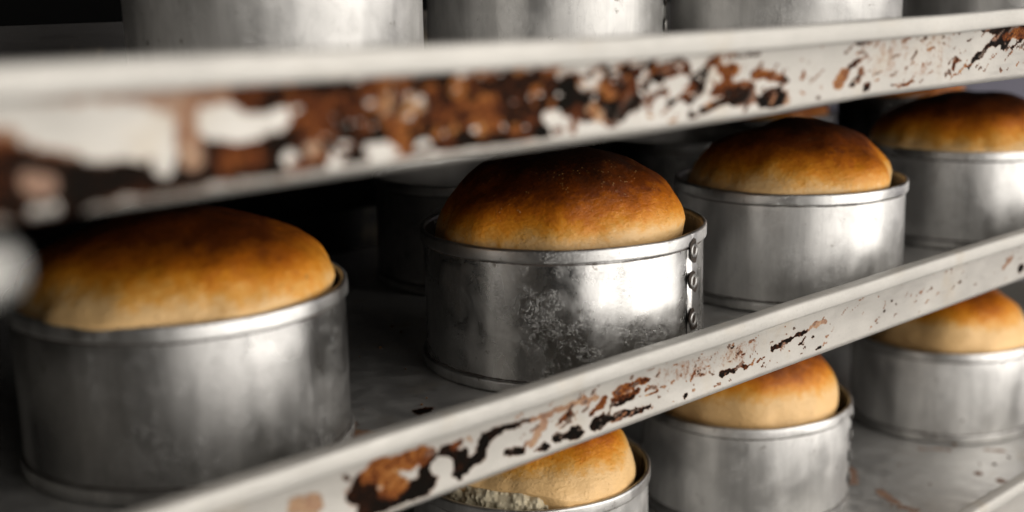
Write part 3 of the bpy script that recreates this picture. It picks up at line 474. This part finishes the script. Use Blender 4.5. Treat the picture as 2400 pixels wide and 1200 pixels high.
make_tin('riveted tin in sharp focus at the centre of the middle tray', x, y, LV['2'], .1035, seed=1, seam=seam2, rivets=(hz - .0125, hz - .0345, hz - .0620, hz - .0790, .012), wear=polish_reflect2, seg=220)
make_loaf('dark brown blistered loaf in the riveted tin at the centre', x, y, LV['2'] + H, .0925, .0575, 2.1, 'dark', 1, (-.0075, -.0035), tilt=(.05, -.045), tin_r=.1035)
x, y = POS['T1']
make_tin('blurred tin nearest the camera at left of the middle tray', x + .001, y, LV['2'], .098, seed=2, shiny=True)
make_loaf('large blurred loaf at lower left, nearest the camera', x, y, LV['2'] + H, .0935, .046, 2.2, 'brown', 2, (-.0035, -.003), tilt=(.04, -.03), tin_r=.0985)
x, y = POS['T3']
make_tin('tin on the middle tray just right of the riveted tin', x, y, LV['2'], seed=3)
make_loaf('glossy orange brown loaf in the tin right of the riveted tin', x, y, LV['2'] + H, .0885, .048, 2.15, 'brown', 3, (-.0065, -.003), tilt=(.03, -.03))
x, y = POS['T4']
make_tin('smudged tin at the right edge of the middle tray', x, y, LV['2'], seed=4)
make_loaf('loaf at the right edge, half under the upper tray', x, y, LV['2'] + H, .097, .056, 2.1, 'brown', 4, (-.005, -.004))
x, y = POS['L1']
make_tin('tin at bottom centre of the lowest tray, holding the torn loaf', x, y, LV['3'], seed=5)
make_loaf('pale golden loaf with a torn crumbly side at bottom centre', x, y, LV['3'] + H, .0885, .053, 2.4, 'light', 5, (-.003, -.006), crack=True)
x, y = POS['L2']
make_tin('tin on the lowest tray with bumpy seam at its right edge', x, y, LV['3'], seed=6, seam=face(x, y) + 1.5, rivets=(H - .012, H - .034, H - .056, H - .078))
make_loaf('smooth golden loaf directly under the middle tray edge', x, y, LV['3'] + H, .0865, .066, 2.9, 'light', 6, (-.004, -.007))
x, y = POS['L3']
make_tin('smooth tin at far right of the lowest tray', x, y, LV['3'], seed=7)
make_loaf('palest loaf, in the far right tin of the lowest tray', x, y, LV['3'] + H, .088, .060, 2.6, 'pale', 7, (-.002, -.006))
# upper tray
x, y = UP['U1']; make_tin('leftmost tin on the upper tray, its left side in shadow', x, y, LV['1'], seed=8)
x, y = POS['U2']; make_tin('second tin from left on the upper tray, streaky and bright', x, y, LV['1'], seed=9, seam=face(x, y) + 1.38, rivets=(.03, .055, .08))
x, y = POS['U3']; make_tin('third tin from left on the upper tray, mottled near its base', x, y, LV['1'], seed=10)
x, y = UP['U4']; make_tin('rightmost tin on the upper tray at the frame edge', x, y, LV['1'], seed=11)
# rear rows in the shade
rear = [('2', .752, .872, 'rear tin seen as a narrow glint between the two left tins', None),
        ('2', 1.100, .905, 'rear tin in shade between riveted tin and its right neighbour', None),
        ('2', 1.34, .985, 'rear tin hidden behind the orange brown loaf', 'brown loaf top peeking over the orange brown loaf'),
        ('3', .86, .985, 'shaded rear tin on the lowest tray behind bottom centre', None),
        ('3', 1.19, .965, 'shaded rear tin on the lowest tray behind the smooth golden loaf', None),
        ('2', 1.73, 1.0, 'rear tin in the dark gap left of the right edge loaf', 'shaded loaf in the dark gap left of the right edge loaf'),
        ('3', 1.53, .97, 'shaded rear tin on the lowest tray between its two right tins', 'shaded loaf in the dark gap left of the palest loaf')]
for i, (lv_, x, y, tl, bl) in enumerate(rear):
    make_tin(tl, x, y, LV[lv_], seed=20 + i, seg=96, shade_dark=i > 0, shiny=i == 0)
    if bl: make_loaf(bl, x, y, LV[lv_] + H, .087, .050, 2.3, 'burnt', 20 + i)  # rear loaves take the crust darkened in place of shade
# ---------------------------------------------------------------- rail end, close to the lens at left
b = Vector((.0832, .2480, -.0537)); n = Vector((-.9, .1, -.25)).normalized()
t = thing('rack_rail', 'blurred pale rounded rail end at the left edge, close to the camera', 'rack rail', tuple(b))
u = n.orthogonal().normalized(); v = n.cross(u)
ring = [(0, -.0005)] ; prof = [(.0002, -.0054), (.0024, -.0050), (.0040, -.0036), (.0049, -.0015), (.0052, .001), (.0052, .15)]
P = np.array([[list(n * hh + (u * math.cos(g) + v * math.sin(g)) * q) for q, hh in prof] for g in np.linspace(0, 2 * math.pi, 24, endpoint=False)])
link('rail_tube', grid_mesh('rail_tube', P, True), M_steel, t)
P = np.array([[list(n * hh + (u * math.cos(g) + v * math.sin(g)) * q) for q, hh in [(.0052, .045), (.0062, .046), (.0062, .053), (.0052, .054)]] for g in np.linspace(0, 2 * math.pi, 24, endpoint=False)])
link('rail_collar', grid_mesh('rail_collar', P, True), M_steel, t)

# added unseen sheet left of the trays, placed to shade the near-left tin
t = thing('light_blocker_panel', 'added dark sheet outside the view that shades the left end', 'light blocker', (.100, .36, -.7))
box('blocker_sheet', 0, .002, 0, .76, 0, 1.0, M_blocker, t)
box('blocker_fold', -.018, -.0005, 0, .002, 0, 1.0, M_blocker, t)
for z_ in (-.0646, -.2709, -.4896):
    box('blocker_runner', .0025, .0105, .06, .74, z_ + .7 - .0105, z_ + .7 - .0080, M_blocker, t)

# loose crumbs on the two visible tray floors
r_ = np.random.RandomState(11); V_, F_c = [], []
for lv_, n_, (xa, xb), (ya, yb) in (('2', 170, (.28, 1.35), (.02, .30)), ('3', 110, (.9, 1.6), (.02, .30))):
    for _ in range(n_):
        c_ = np.array([r_.uniform(xa, xb), YF[lv_] + r_.uniform(ya, yb), LV[lv_] + .0011]); q_ = min(r_.exponential(.0007) + .0004, .0022)
        i0 = len(V_); o_ = np.array([[1, 0, 0], [0, 1, 0], [-1, 0, 0], [0, -1, 0], [0, 0, .8], [0, 0, -.6]]) * q_ * r_.uniform(.6, 1.4, (6, 1))
        V_ += (c_ + o_ + [0, 0, .0004]).tolist()
        F_c += [(i0 + a, i0 + b_, i0 + 4) for a, b_ in ((0, 1), (1, 2), (2, 3), (3, 0))] + [(i0 + b_, i0 + a, i0 + 5) for a, b_ in ((0, 1), (1, 2), (2, 3), (3, 0))]
me = bpy.data.meshes.new('bread_crumbs'); me.from_pydata(V_, [], F_c)
o = link('bread_crumbs', me, plain('toasted_crumb', (.20, .095, .035), .8), None, smooth=False)
o['kind'] = 'stuff'; o['label'] = 'tiny toasted brown crumbs scattered on the tray floors'; o['category'] = 'crumbs'
